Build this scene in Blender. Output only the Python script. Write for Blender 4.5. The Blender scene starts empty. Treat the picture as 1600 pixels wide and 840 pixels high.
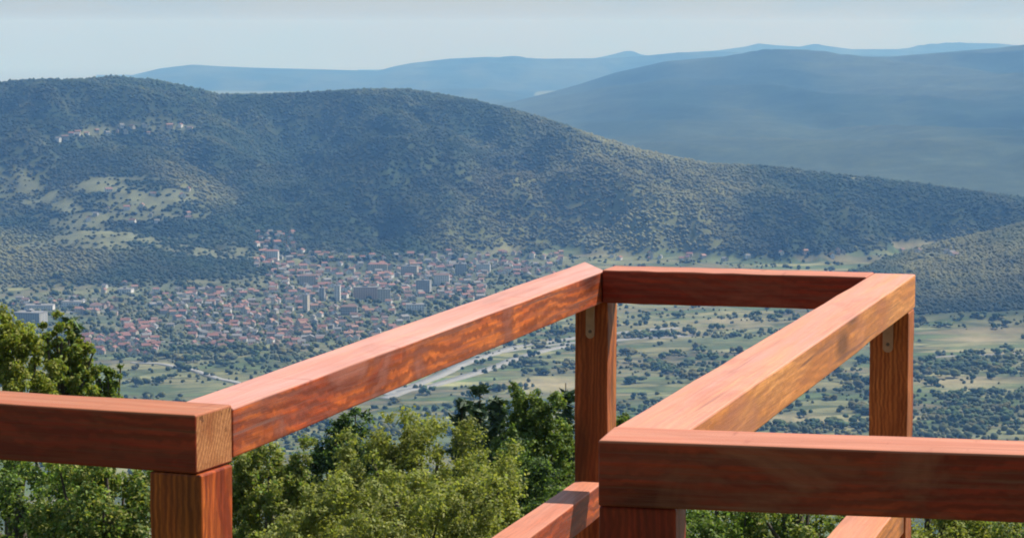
import bpy, bmesh, math, random
import numpy as np
from mathutils import Vector, Matrix
rng = np.random.default_rng(11); random.seed(11)
SC = bpy.context.scene; COL = SC.collection

# ------------------------------------------------------------------ camera
F = 4000.0; PITCH = math.atan(370/4000.0)          # focal length and pitch for a 1600 px wide frame
cd = bpy.data.cameras.new('camera'); cd.sensor_width = 36; cd.lens = 36*F/1600
cd.clip_start = .2; cd.clip_end = 90000
cam = bpy.data.objects.new('camera', cd); COL.objects.link(cam)
cam.location = (0, 0, 0); cam.rotation_euler = (math.pi/2-PITCH, 0, 0); SC.camera = cam

# ------------------------------------------------------------------ sky, sun, exposure
SUN_AZ, SUN_EL = math.radians(60), math.radians(50)
W = bpy.data.worlds.new('World'); SC.world = W; W.use_nodes = True
nt = W.node_tree; nt.nodes.clear()
def nn(nt, t, **k):
    n = nt.nodes.new(t)
    for a, v in k.items(): setattr(n, a, v)
    return n
sky = nn(nt, 'ShaderNodeTexSky', sky_type='NISHITA', sun_disc=False)
sky.sun_elevation = SUN_EL; sky.sun_rotation = SUN_AZ; sky.altitude = 900
sky.air_density = 1.0; sky.dust_density = 1.0; sky.ozone_density = 2.0
tc = nn(nt, 'ShaderNodeTexCoord'); mp = nn(nt, 'ShaderNodeMapping'); mp.inputs['Scale'].default_value = (9, 9, 26)
no = nn(nt, 'ShaderNodeTexNoise'); no.inputs['Scale'].default_value = 1.6; no.inputs['Detail'].default_value = 5; no.inputs['Roughness'].default_value = .55
mr = nn(nt, 'ShaderNodeMapRange'); mr.inputs[1].default_value = .42; mr.inputs[2].default_value = .75; mr.inputs[3].default_value = .38; mr.inputs[4].default_value = .85
mx = nn(nt, 'ShaderNodeMix', data_type='RGBA'); mx.inputs['B'].default_value = (3.95, 5.35, 6.6, 1)   # thin high cloud, even over the whole sky
bg = nn(nt, 'ShaderNodeBackground'); bg.inputs['Strength'].default_value = .065
wo = nn(nt, 'ShaderNodeOutputWorld'); L = nt.links.new
L(tc.outputs['Generated'], mp.inputs[0]); L(mp.outputs[0], no.inputs['Vector']); L(no.outputs[0], mr.inputs[0])
L(mr.outputs[0], mx.inputs['Factor']); L(sky.outputs[0], mx.inputs['A']); L(mx.outputs['Result'], bg.inputs[0]); L(bg.outputs[0], wo.inputs[0])
sd = bpy.data.lights.new('sun', 'SUN'); sd.energy = 5.0; sd.angle = math.radians(.5); sd.color = (1, .95, .87)
sun = bpy.data.objects.new('sun', sd); COL.objects.link(sun)
sdir = Vector((math.sin(SUN_AZ)*math.cos(SUN_EL), math.cos(SUN_AZ)*math.cos(SUN_EL), math.sin(SUN_EL)))
sun.rotation_euler = sdir.to_track_quat('Z', 'Y').to_euler()
SC.view_settings.view_transform = 'Standard'; SC.view_settings.look = 'None'
SC.view_settings.exposure = .6; SC.view_settings.gamma = 1
SC.cycles.use_denoising = True; SC.cycles.max_bounces = 8; SC.cycles.transparent_max_bounces = 8
SC.cycles.volume_bounces = 0; SC.cycles.filter_width = 1.9
SC.cycles.use_preview_denoising = False

# ------------------------------------------------------------------ helpers
cp, sp = math.cos(PITCH), math.sin(PITCH)
def ray(px, py):                                    # pixel (1600x840) -> direction with y = 1
    px = np.asarray(px, float); py = np.asarray(py, float)
    a = (px-800)/F; b = (420-py)/F
    y = cp+b*sp; z = -sp+b*cp
    return a/y, z/y
def project(x, y, z):
    d = y*cp-z*sp
    return 800+F*x/d, 420-F*(y*sp+z*cp)/d
def at(px, py, E):                                  # pixel -> point on the level plane z = -E
    u, s = ray(px, py); y = -E/s
    return Vector((float(u*y), float(y), -E))
def at_depth(px, py, y):
    u, s = ray(px, py); return Vector((float(u*y), y, float(s*y)))

def hash2(ix, iy, seed):
    n = (ix.astype(np.int64)*374761393 + iy.astype(np.int64)*668265263 + seed*1442695041) & 0xffffffff
    n = ((n ^ (n >> 13))*1274126177) & 0xffffffff
    return ((n ^ (n >> 16)) & 0xffff)/65535.0
def vnoise(x, y, seed=0):
    x = np.asarray(x, float); y = np.asarray(y, float)
    ix = np.floor(x); iy = np.floor(y); fx = x-ix; fy = y-iy
    fx = fx*fx*(3-2*fx); fy = fy*fy*(3-2*fy)
    a = hash2(ix, iy, seed); b = hash2(ix+1, iy, seed); c = hash2(ix, iy+1, seed); d = hash2(ix+1, iy+1, seed)
    return (a*(1-fx)+b*fx)*(1-fy)+(c*(1-fx)+d*fx)*fy
def fbm(x, y, seed=0, oct=4):
    s = 0; amp = 1; t = 0
    for o in range(oct):
        s = s+amp*(vnoise(x*2**o, y*2**o, seed+o*17)-.5); t += amp; amp *= .5
    return 2*s/t
def smooth(e0, e1, x):
    t = np.clip((x-e0)/(e1-e0), 0, 1); return t*t*(3-2*t)

def mesh_np(name, V, Fc, cols=None, mat=None, smooth_shade=False, link=True):
    me = bpy.data.meshes.new(name); V = np.ascontiguousarray(V, np.float32); Fc = np.ascontiguousarray(Fc, np.int32)
    k = Fc.shape[1]
    me.vertices.add(len(V)); me.vertices.foreach_set('co', V.ravel())
    me.loops.add(Fc.size); me.loops.foreach_set('vertex_index', Fc.ravel())
    me.polygons.add(len(Fc)); me.polygons.foreach_set('loop_start', np.arange(0, Fc.size, k, dtype=np.int32))
    me.polygons.foreach_set('loop_total', np.full(len(Fc), k, np.int32))
    if smooth_shade: me.polygons.foreach_set('use_smooth', np.ones(len(Fc), bool))
    if cols is not None:
        ca = me.attributes.new('Col', 'FLOAT_COLOR', 'POINT')
        ca.data.foreach_set('color', np.ascontiguousarray(np.c_[cols, np.ones(len(cols))], np.float32).ravel())
    me.update(calc_edges=True)
    if mat: me.materials.append(mat)
    if not link: return me
    o = bpy.data.objects.new(name, me); COL.objects.link(o); return o
def obj_bm(name, bm, mats, parent=None):
    me = bpy.data.meshes.new(name); bm.to_mesh(me); bm.free()
    for m in (mats if isinstance(mats, (list, tuple)) else [mats]): me.materials.append(m)
    o = bpy.data.objects.new(name, me); COL.objects.link(o)
    if parent: o.parent = parent
    return o
def tag(o, label=None, cat=None, group=None, kind=None):
    if label: o['label'] = label
    if cat: o['category'] = cat
    if group: o['group'] = group
    if kind: o['kind'] = kind
    return o
def empty(name, loc, label, cat, group=None):
    o = bpy.data.objects.new(name, None); COL.objects.link(o); o.location = loc; o.empty_display_size = .3
    return tag(o, label, cat, group)
def bm_box(bm, x0, x1, y0, y1, z0, z1, mat=0):
    v = [bm.verts.new(p) for p in ((x0,y0,z0),(x1,y0,z0),(x1,y1,z0),(x0,y1,z0),(x0,y0,z1),(x1,y0,z1),(x1,y1,z1),(x0,y1,z1))]
    for f in ((0,3,2,1),(4,5,6,7),(0,1,5,4),(1,2,6,5),(2,3,7,6),(3,0,4,7)):
        bm.faces.new([v[i] for i in f]).material_index = mat
def tube_np(pts, rad, n=6):
    pts = np.asarray(pts, float); m = len(pts); V = []
    for i in range(m):
        t = pts[min(i+1, m-1)]-pts[max(i-1, 0)]; t /= np.linalg.norm(t)+1e-9
        a = np.cross(t, (0, 1, .13)); a /= np.linalg.norm(a)+1e-9; b = np.cross(t, a)
        for k in range(n):
            w = 2*math.pi*k/n; V.append(pts[i]+rad[i]*(math.cos(w)*a+math.sin(w)*b))
    Fq = [(i*n+k, i*n+(k+1) % n, (i+1)*n+(k+1) % n, (i+1)*n+k) for i in range(m-1) for k in range(n)]
    return np.array(V), np.array(Fq)
def join_np(parts):
    V, Fs, o = [], [], 0
    for v, f in parts: V.append(v); Fs.append(np.asarray(f)+o); o += len(v)
    return np.concatenate(V), np.concatenate(Fs)

# ------------------------------------------------------------------ materials
def mat_new(name):
    m = bpy.data.materials.new(name); m.use_nodes = True; nt = m.node_tree
    return m, nt, nt.nodes['Principled BSDF'], nt.links.new
def mat_plain(name, col, rough=.8, metal=0, noise=0, scale=5):
    m, nt, b, L = mat_new(name); b.inputs['Roughness'].default_value = rough; b.inputs['Metallic'].default_value = metal
    b.inputs['Base Color'].default_value = (*col, 1)
    if noise:
        tc = nn(nt, 'ShaderNodeTexCoord'); n = nn(nt, 'ShaderNodeTexNoise'); n.inputs['Scale'].default_value = scale; n.inputs['Detail'].default_value = 5
        r = nn(nt, 'ShaderNodeValToRGB'); r.color_ramp.elements[0].position = .3; r.color_ramp.elements[1].position = .7
        r.color_ramp.elements[0].color = (*[c*(1-noise) for c in col], 1); r.color_ramp.elements[1].color = (*[c*(1+noise) for c in col], 1)
        L(tc.outputs['Object'], n.inputs['Vector']); L(n.outputs[0], r.inputs[0]); L(r.outputs[0], b.inputs['Base Color'])
    return m
def mat_attr(name, rough=.9, nscale=None, namt=.3, spec=.2, transl=0, nscale2=None):
    """base colour from the mesh's own colour attribute, broken up by noise"""
    m, nt, b, L = mat_new(name); b.inputs['Roughness'].default_value = rough; b.inputs['Specular IOR Level'].default_value = spec
    a = nn(nt, 'ShaderNodeAttribute', attribute_name='Col'); out = a.outputs['Color']
    for sc_ in (nscale, nscale2):
        if not sc_: continue
        tc = nn(nt, 'ShaderNodeTexCoord'); n = nn(nt, 'ShaderNodeTexNoise'); n.inputs['Scale'].default_value = sc_; n.inputs['Detail'].default_value = 6; n.inputs['Roughness'].default_value = .65
        r = nn(nt, 'ShaderNodeMapRange'); r.inputs[1].default_value = .3; r.inputs[2].default_value = .7; r.inputs[3].default_value = 1-namt; r.inputs[4].default_value = 1+namt
        v = nn(nt, 'ShaderNodeVectorMath', operation='SCALE')
        L(tc.outputs['Object'], n.inputs['Vector']); L(n.outputs[0], r.inputs[0]); L(out, v.inputs[0]); L(r.outputs[0], v.inputs['Scale']); out = v.outputs[0]
    L(out, b.inputs['Base Color'])
    if transl:
        t = nn(nt, 'ShaderNodeBsdfTranslucent'); ms = nn(nt, 'ShaderNodeMixShader'); ms.inputs[0].default_value = transl
        g = nn(nt, 'ShaderNodeMix', data_type='RGBA', blend_type='MULTIPLY'); g.inputs['Factor'].default_value = 1; g.inputs['B'].default_value = (1.25, 1.3, .55, 1)
        L(out, g.inputs['A']); L(g.outputs['Result'], t.inputs[0])
        L(b.outputs[0], ms.inputs[1]); L(t.outputs[0], ms.inputs[2]); L(ms.outputs[0], nt.nodes['Material Output'].inputs[0])
    return m
def mat_wood(name, dark, mid, light, seed, rough=.5, stain=.5, knots=1.0, marks=0.0, top=None, grain=.5):
    """glazed softwood: grain runs along the timber's own axis, broad dark stains, knots"""
    m, nt, b, L = mat_new(name)
    tc = nn(nt, 'ShaderNodeTexCoord'); mp = nn(nt, 'ShaderNodeMapping'); mp.inputs['Location'].default_value = (seed*1.7, seed*.9, seed*.4)
    L(tc.outputs['Object'], mp.inputs[0])
    def noise(scale, vec_scale, detail=4, rough_=.6, dist=0):
        q = nn(nt, 'ShaderNodeMapping'); q.inputs['Scale'].default_value = vec_scale; L(mp.outputs[0], q.inputs[0])
        n = nn(nt, 'ShaderNodeTexNoise'); n.inputs['Scale'].default_value = scale; n.inputs['Detail'].default_value = detail
        n.inputs['Roughness'].default_value = rough_; n.inputs['Distortion'].default_value = dist; L(q.outputs[0], n.inputs['Vector']); return n.outputs[0]
    def rng_(v, a, b_, c=0., d=1.):
        r = nn(nt, 'ShaderNodeMapRange'); r.inputs[1].default_value = a; r.inputs[2].default_value = b_; r.inputs[3].default_value = c; r.inputs[4].default_value = d; L(v, r.inputs[0]); return r.outputs[0]
    def mix(f, A, B, bt='MIX'):
        x = nn(nt, 'ShaderNodeMix', data_type='RGBA', blend_type=bt)
        for s, v in (('Factor', f), ('A', A), ('B', B)):
            if isinstance(v, (tuple, float, int)): x.inputs[s].default_value = v if not isinstance(v, tuple) else (*v, 1)
            else: L(v, x.inputs[s])
        return x.outputs['Result']
    # wavy growth rings, warped round the knots
    warp = noise(1, (1.6, 5, 5), 3, .5); wv = nn(nt, 'ShaderNodeVectorMath', operation='SCALE'); wv.inputs['Scale'].default_value = .06
    cmb = nn(nt, 'ShaderNodeCombineXYZ'); L(warp, cmb.inputs[1]); L(warp, cmb.inputs[2]); L(cmb.outputs[0], wv.inputs[0])
    add = nn(nt, 'ShaderNodeVectorMath', operation='ADD'); L(mp.outputs[0], add.inputs[0]); L(wv.outputs[0], add.inputs[1])
    wave = nn(nt, 'ShaderNodeTexWave', wave_type='RINGS', rings_direction='X'); wave.inputs['Scale'].default_value = 26; wave.inputs['Distortion'].default_value = 3.5
    wave.inputs['Detail'].default_value = 3; wave.inputs['Detail Scale'].default_value = 1.2; L(add.outputs[0], wave.inputs['Vector'])
    fine = noise(1, (4, 130, 130), 8, .7); med = noise(1, (1.3, 22, 22), 4, .6, .4); blot = noise(1, (1.5, 6, 6), 5, .6, .6)
    c = mix(rng_(med, .34, .66), dark, mid); c = mix(rng_(blot, .42, .66), c, light)
    c = mix(rng_(wave.outputs[0], .2, .8, grain, 0), c, tuple(x*.5 for x in dark))
    c = mix(rng_(fine, .40, .58, .5, 0), c, tuple(x*.6 for x in dark))
    st = noise(1, (2.1, 4.5, 4.5), 5, .62, 1.2); c = mix(rng_(st, .49, .61, 0, stain), c, tuple(x*.5 for x in dark))
    if knots:
        kq = nn(nt, 'ShaderNodeMapping'); kq.inputs['Scale'].default_value = (1.9, 5.5, 5.5); L(add.outputs[0], kq.inputs[0])
        vo = nn(nt, 'ShaderNodeTexVoronoi'); vo.inputs['Scale'].default_value = 1; L(kq.outputs[0], vo.inputs['Vector'])
        c = mix(rng_(vo.outputs['Distance'], .11, .27, .85*knots, 0), c, tuple(x*.25 for x in dark))
    ck = noise(1, (1.1, 52, 52), 3, .5, .3); c = mix(rng_(ck, .66, .70, 0, .75), c, tuple(x*.3 for x in dark))   # drying cracks along the grain
    if top:                                         # paler upper face: sun and sky sheen put into the colour
        h_, glare_col = top; sx = nn(nt, 'ShaderNodeSeparateXYZ'); L(tc.outputs['Object'], sx.inputs[0])
        glare = nn(nt, 'ShaderNodeMath', operation='MULTIPLY'); L(rng_(sx.outputs['Z'], h_/2-.006, h_/2-.0015), glare.inputs[0]); L(rng_(med, .25, .75, .95, .45), glare.inputs[1])
        c = mix(glare.outputs[0], c, glare_col); c = mix(rng_(fine, .36, .56, .22, 0), c, tuple(x*.5 for x in glare_col)); c = mix(rng_(ck, .62, .68, 0, .35), c, tuple(x*.35 for x in glare_col)); c = mix(rng_(st, .55, .68, 0, .42), c, tuple(x*k_ for x, k_ in zip(glare_col, (.62, .5, .45))))
    if marks:                                       # thin drying checks and drips across the top
        tr = noise(1, (38, 6, 1.7), 2, .5); c = mix(rng_(tr, .66, .74, 0, marks), c, tuple(x*.8 for x in dark))
    L(c, b.inputs['Base Color'])
    L(rng_(med, .3, .7, rough-.08, rough+.14), b.inputs['Roughness']); b.inputs['Specular IOR Level'].default_value = .26; b.inputs['Sheen Weight'].default_value = 0; b.inputs['Sheen Roughness'].default_value = .45; b.inputs['Sheen Tint'].default_value = (1, .78, .70, 1); b.inputs['Coat Weight'].default_value = .06; b.inputs['Coat Roughness'].default_value = .16
    bp = nn(nt, 'ShaderNodeBump'); bp.inputs['Strength'].default_value = .45; bp.inputs['Distance'].default_value = .003
    L(fine, bp.inputs['Height']); L(bp.outputs[0], b.inputs['Normal'])
    return m
M_leaf = mat_attr('leaf', .6, None, spec=.18, transl=.42)
M_needle = mat_attr('needle', .55, None, spec=.35, transl=.12)
M_bark = mat_plain('bark', (.085, .065, .05), .9, noise=.4, scale=14)
M_land = mat_attr('land', .95, .035, .28, .1, nscale2=.006)
M_wild = mat_attr('far_tree', .9, .3, .22, .12, transl=.12)
M_mtn = mat_attr('mountain_wood', .95, .004, .3, .05, nscale2=.02)
M_road = mat_plain('pale_road', (.19, .187, .18), .85, noise=.12, scale=.05)
M_steel = mat_plain('dull_steel', (.36, .24, .16), .5, .4, noise=.15, scale=40)
M_slot = mat_plain('bolt_steel', (.12, .1, .09), .5, .6)

# ------------------------------------------------------------------ the wooden railing
E = .72                                              # eye above the top of the rail
rail = empty('wooden_railing', (0, 0, -1.77), 'reddish brown glazed timber railing of square beams around a narrow lookout walkway', 'railing')
def wood_set(i, tone):
    d, m_, l = tone; return mat_wood('glazed_timber_%d' % i, d, m_, l, i*3.1, stain=.7 if i == 1 else .45 if i != 3 else .2, marks=.3, grain=.6 if i in (1, 5) else .35 if i == 3 else .5, top=((.113, .0985, .101, .1, .1185, .1, .1)[i], ((.50, .19, .085), (.72, .36, .285), (.62, .24, .14), (.66, .285, .205), (.64, .26, .15), (.64, .26, .16), (.64, .26, .16))[i]))  # top: beam height and the painted sheen tone of its upper face
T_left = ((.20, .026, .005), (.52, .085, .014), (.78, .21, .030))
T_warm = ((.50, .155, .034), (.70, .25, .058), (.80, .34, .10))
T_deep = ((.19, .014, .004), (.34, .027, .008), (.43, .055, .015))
def timber(name, quad, zt, h, mat, bevel=.004, vertical=False, end_mat=None):
    """a rough-sawn timber: quad = four plan corners (start-left, start-right, end-right, end-left); its own X axis runs along it"""
    q = [Vector((p[0], p[1], 0)) for p in quad]
    a = (q[0]+q[1])/2; e = (q[2]+q[3])/2; ax = (e-a)
    if vertical:
        X = Vector((0, 0, -1)); Y = (q[1]-q[0]).normalized(); Z = X.cross(Y); ctr = (q[0]+q[1]+q[2]+q[3])/4; org = Vector((ctr.x, ctr.y, zt))
    else:
        X = ax.normalized(); Z = Vector((0, 0, 1)); Y = Z.cross(X); org = Vector((a.x, a.y, zt-h/2))
    Mx = Matrix((X, Y, Z)).transposed().to_4x4(); Mx.translation = org; inv = Mx.inverted()
    bm = bmesh.new(); n = 14; rings = []
    for i in range(n+1):
        t = i/n
        if vertical: pts = [Vector((p.x, p.y, zt-h*t)) for p in q]
        else:
            l = q[0].lerp(q[3], t); r = q[1].lerp(q[2], t)
            pts = [Vector((l.x, l.y, zt-h)), Vector((r.x, r.y, zt-h)), Vector((r.x, r.y, zt)), Vector((l.x, l.y, zt))]
        ring = []
        for p in pts:
            j = .0011 if 0 < i < n else .0004
            ring.append(bm.verts.new(inv @ p + Vector((0, random.uniform(-j, j), random.uniform(-j, j)))))
        rings.append(ring)
    for i in range(n):
        for k in range(4):
            bm.faces.new((rings[i][k], rings[i][(k+1) % 4], rings[i+1][(k+1) % 4], rings[i+1][k]))
    fe = bm.faces.new(rings[0][::-1]); bm.faces.new(rings[-1]); fe.material_index = 1 if end_mat else 0; bmesh.ops.recalc_face_normals(bm, faces=bm.faces)
    edges = [ed for ed in bm.edges if len(ed.link_faces) == 2 and ed.link_faces[0].normal.angle(ed.link_faces[1].normal) > .6]
    bmesh.ops.bevel(bm, geom=edges, offset=bevel, segments=2, profile=.5, affect='EDGES')
    o = obj_bm(name, bm, [mat, end_mat] if end_mat else mat); o.parent = rail; o.matrix_world = Mx
    o.matrix_parent_inverse = Matrix.Translation((0, 0, 1.77)); o.matrix_basis = Mx
    return o
P = lambda px, py, e=E: at(px, py, e)
ZT = -E
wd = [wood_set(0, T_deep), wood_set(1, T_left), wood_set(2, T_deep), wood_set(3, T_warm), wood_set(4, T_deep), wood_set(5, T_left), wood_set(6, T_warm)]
# left cross beam: end corner (305,648), runs off to the left
A = P(305, 648); B = P(0, 629); d = (B-A).normalized(); nrm = Vector((-d.y, d.x, 0)); nrm = nrm if nrm.y > 0 else -nrm
w = .148
LCq = [A, A+nrm*w, A+nrm*w+d*2.6, A+d*2.6]
M_end = mat_wood('bare_end_grain', (.36, .11, .035), (.52, .20, .07), (.62, .28, .11), 55, stain=.3, knots=.4)
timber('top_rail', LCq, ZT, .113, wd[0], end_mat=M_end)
# left walkway beam (butts on the back of the cross beam)
EL = .727
lw = [P(292.5, 625.5, EL), P(362, 637.5, EL), P(945, 422.4, EL), P(914, 408.6, EL)]
b0 = A+nrm*(w+.002)
def cut(p, q, base, dirv):                            # point on line p-q where it meets the line base + t*dirv
    r = q-p; den = r.x*dirv.y-r.y*dirv.x; t = ((base.x-p.x)*dirv.y-(base.y-p.y)*dirv.x)/den
    return p+r*t
lw[0] = cut(lw[0], lw[3], b0, d); lw[1] = cut(lw[1], lw[2], b0, d)
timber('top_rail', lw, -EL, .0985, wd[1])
# far cross beam between the two walkway beams
f0 = P(949.5, 421.2); f1 = P(1355, 432); fd = (f1-f0).normalized(); fn = Vector((-fd.y, fd.x, 0)); fn = fn if fn.y > 0 else -fn
fc = [f0-fd*.004, f0-fd*.004+fn*.155, f1+fd*.0+fn*.155, f1]
rw = [P(962, 664.5), P(1079, 668), P(1430.5, 427.3), P(1366, 425.6)]
fc[3] = cut(fc[0], fc[3], P(1366, 425.6), P(966, 664)-P(1366, 425.6)); fc[2] = cut(fc[1], fc[2], P(1366, 425.6), P(966, 664)-P(1366, 425.6))
lr = lw[2]-lw[1]; fc[0] = cut(fc[0], fc[3], lw[1]+fd*.003, lr); fc[1] = cut(fc[1], fc[2], lw[1]+fd*.003, lr)
fc[2] = fc[2]-fd*.003; fc[3] = fc[3]-fd*.003
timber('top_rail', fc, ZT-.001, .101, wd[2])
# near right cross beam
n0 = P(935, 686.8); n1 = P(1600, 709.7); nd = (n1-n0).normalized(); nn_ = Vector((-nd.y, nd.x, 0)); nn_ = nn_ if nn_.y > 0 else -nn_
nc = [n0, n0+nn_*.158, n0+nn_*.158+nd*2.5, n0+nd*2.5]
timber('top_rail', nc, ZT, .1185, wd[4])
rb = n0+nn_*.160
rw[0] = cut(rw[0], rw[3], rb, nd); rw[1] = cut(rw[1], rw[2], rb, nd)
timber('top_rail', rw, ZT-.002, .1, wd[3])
# posts
wdir = ((lw[3]-lw[0]).normalized()+(rw[3]-rw[0]).normalized()).normalized(); wright = Vector((wdir.y, -wdir.x, 0))
FLOOR = -1.77
def post(fl, fr, depth, top, mat):
    dv = (fr-fl).normalized(); dn = Vector((-dv.y, dv.x, 0)); dn = dn if dn.y > 0 else -dn
    return timber('post', [fl, fr, fr+dn*depth, fl+dn*depth], top, top-FLOOR, mat, vertical=True)
def on_front(px, base, dirv):                          # where the pixel column meets the vertical plane base + t*dirv
    u, _ = ray(px, 600); r = Vector((float(u), 1, 0)); o_ = Vector((0, 0, 0))
    return cut(o_, r, base, dirv)
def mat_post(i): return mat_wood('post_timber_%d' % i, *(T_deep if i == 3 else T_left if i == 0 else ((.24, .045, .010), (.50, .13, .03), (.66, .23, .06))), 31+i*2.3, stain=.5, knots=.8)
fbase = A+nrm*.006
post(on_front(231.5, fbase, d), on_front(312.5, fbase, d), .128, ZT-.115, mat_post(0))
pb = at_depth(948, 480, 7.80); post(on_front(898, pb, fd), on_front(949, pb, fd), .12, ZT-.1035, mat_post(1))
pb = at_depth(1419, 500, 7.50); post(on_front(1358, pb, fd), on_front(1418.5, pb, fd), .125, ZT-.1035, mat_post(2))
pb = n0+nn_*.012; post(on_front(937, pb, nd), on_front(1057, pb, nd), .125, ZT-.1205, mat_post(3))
# lower rails, straight below the walkway beams
def shift(q, t0, t1): return [q[0].lerp(q[3], t0), q[1].lerp(q[2], t0), q[1].lerp(q[2], t1), q[0].lerp(q[3], t1)]
Llen = (lw[3]-lw[0]).length; Rlen = (rw[3]-rw[0]).length
e2 = .72+.652; lo = [P(772, 836, e2), P(829, 836, e2), P(938, 752.5, e2), P(899, 751, e2)]
lo[0] = lo[0]+(lo[0]-lo[3])*1.6; lo[1] = lo[1]+(lo[1]-lo[2])*1.6; lo[3] = at(899, 751, e2); lo[2] = lo[3]+fd*.085
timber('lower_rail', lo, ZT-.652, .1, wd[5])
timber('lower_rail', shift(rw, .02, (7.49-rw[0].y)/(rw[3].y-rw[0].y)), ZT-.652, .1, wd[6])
# flat steel straps with a screw on the posts, under the beams
def strap(px, py0, py1, depth, half):
    c = at_depth(px, py0, depth); h = (py1-py0)/F*depth
    X = fd; Z = Vector((0, 0, 1)); Y = Z.cross(X); Mx = Matrix((X, Y, Z)).transposed().to_4x4(); Mx.translation = c
    bm = bmesh.new(); pts = [(-half, .01), (-half, -h+half)]
    pts += [(-half*math.cos(a), -h+half-half*math.sin(a)) for a in np.linspace(.3, math.pi-.3, 6)]
    pts += [(half, -h+half), (half, .01)]
    fr = [bm.verts.new((x, -.004, z)) for x, z in pts]; bk = [bm.verts.new((x, .001, z)) for x, z in pts]
    bm.faces.new(fr)
    for i in range(len(pts)):
        j = (i+1) % len(pts); bm.faces.new((fr[i], bk[i], bk[j], fr[j]))
    bm.faces.new(bk[::-1]); bmesh.ops.recalc_face_normals(bm, faces=bm.faces)
    o = obj_bm('strap', bm, M_steel, rail); o.matrix_parent_inverse = Matrix.Translation((0, 0, 1.77)); o.matrix_basis = Mx
    bm = bmesh.new(); bmesh.ops.create_cone(bm, cap_ends=True, segments=10, radius1=.0055, radius2=.0045, depth=.004, matrix=Matrix.Translation((0, -.0055, -h+half*1.6)) @ Matrix.Rotation(math.pi/2, 4, 'X'))
    s = obj_bm('screw', bm, M_slot); s.parent = o
strap(922.5, 478, 529, 7.79, .0135)
strap(1388, 488, 551, 7.49, .015)
# the deck the railing stands on (below the frame)
deck = empty('lookout_deck', (0, 6, FLOOR), 'narrow timber lookout deck carrying the railing', 'deck')
m_deck = mat_wood('deck_timber', *T_deep, 77, stain=.4)
bmj = bmesh.new()
for k in range(30):
    c0 = lw[0].lerp(lw[3], (k+.5)/30); c1 = rw[0].lerp(rw[3], (k+.5)/30)
    bm = bmesh.new(); half = (lw[3]-lw[0]).length/60-.003
    for a in (0,): bm_box(bm, -.12, (c1-c0).length+.22, -half, half, -.035, 0)
    o = obj_bm('deck_board', bm, m_deck, deck); X = (c1-c0); X.z = 0; X.normalize()
    o.matrix_basis = Matrix.Translation((c0.x, c0.y-6, random.uniform(-.002, 0))) @ Matrix.Rotation(math.atan2(X.y, X.x), 4, 'Z')
for (a0, a1) in ((lw[0], lw[3]), (rw[0], rw[3])):
    bm = bmesh.new(); v = a1-a0; bm_box(bm, 0, v.length, -.06, .06, -.2, -.037)
    o = obj_bm('joist', bm, m_deck, deck); o.matrix_basis = Matrix.Translation((a0.x, a0.y-6, 0)) @ Matrix.Rotation(math.atan2(v.y, v.x), 4, 'Z')
for a0 in (lw[0], lw[3], rw[0], rw[3]):
    bm = bmesh.new(); bm_box(bm, -.08, .08, -.08, .08, -(6.2-2), -.202)
    o = obj_bm('support_post', bm, m_deck, deck); o.matrix_basis = Matrix.Translation((a0.x, a0.y-6, 0))

# ------------------------------------------------------------------ terrain: one height function of the real valley
FL = -430.0
def table(pts):                                        # (px, py, depth) -> arrays of u, slope, depth
    a = np.array(pts, float); u, s = ray(a[:, 0], a[:, 1]); return u, s, a[:, 2]
def foot_depth(py):
    _, s = ray(800, py); return FL/s
MAIN = table([(-700,175,6300),(-300,150,6300),(0,131,6300),(40,127,6300),(100,127,6300),(180,122,6300),(240,127,6300),(300,139,6300),(340,150,6300),(420,149,6300),(500,146,6300),(570,141,6300),(625,141,6300),(680,148,6250),(740,159,6150),(800,173,6050),(860,190,5950),(920,211,5850),(1000,236,5750),(1100,257,5600),(1230,264,5500),(1400,285,5400),(1600,312,5350),(1800,338,5300),(2300,390,5300)])
S1 = table([(-500,400,4700),(-200,380,4700),(0,374,4700),(70,368,4700),(130,360,4700),(200,362,4700),(260,375,4680),(330,390,4660),(400,402,4640),(470,418,4600),(540,440,4550),(2000,470,4500)])
S2 = table([(-500,300,5450),(-100,285,5450),(0,275,5450),(60,258,5450),(100,238,5450),(160,229,5450),(230,233,5420),(280,250,5380),(330,279,5320),(362,303,5250),(400,370,5150),(440,420,5000),(2000,470,5000)])
NR = table([(-500,520,4200),(1200,470,4200),(1340,425,4250),(1375,412,4300),(1400,402,4350),(1450,387,4400),(1500,376,4430),(1560,362,4460),(1600,350,4480),(1750,320,4500),(2300,260,4500)])
def layer(tab, u, y, foot, k=60, back=.3, seed=0, amp=18):
    s = np.interp(u, tab[0], tab[1]); r = np.interp(u, tab[0], tab[2]); hc = s*r
    ft = foot if np.isscalar(foot) else np.interp(u, foot[0], foot[1])
    dd = r-y; g = np.maximum((hc-FL), 1)/np.maximum(r-ft, 50)
    x = u*y
    fr = dd+amp*1.4*fbm(x/260, y/420, seed, 4)*smooth(0, 250, dd)*6
    h = hc-np.where(dd > 0, g*(np.sqrt(fr*fr+k*k)-k), back*(np.sqrt(dd*dd+k*k)-k))
    gul = amp*fbm(x/260+.35*y/400, y/900, seed+5, 4)*smooth(20, 300, dd)*smooth(0, 60, h-FL)
    return h+gul
MF_u, _ = ray(np.array([-700, 0, 300, 480, 700, 900, 1100, 1300, 1500, 2300]), 400)
MF_d = np.array([foot_depth(p) for p in (395, 395, 395, 388, 392, 404, 408, 408, 404, 404)])
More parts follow.
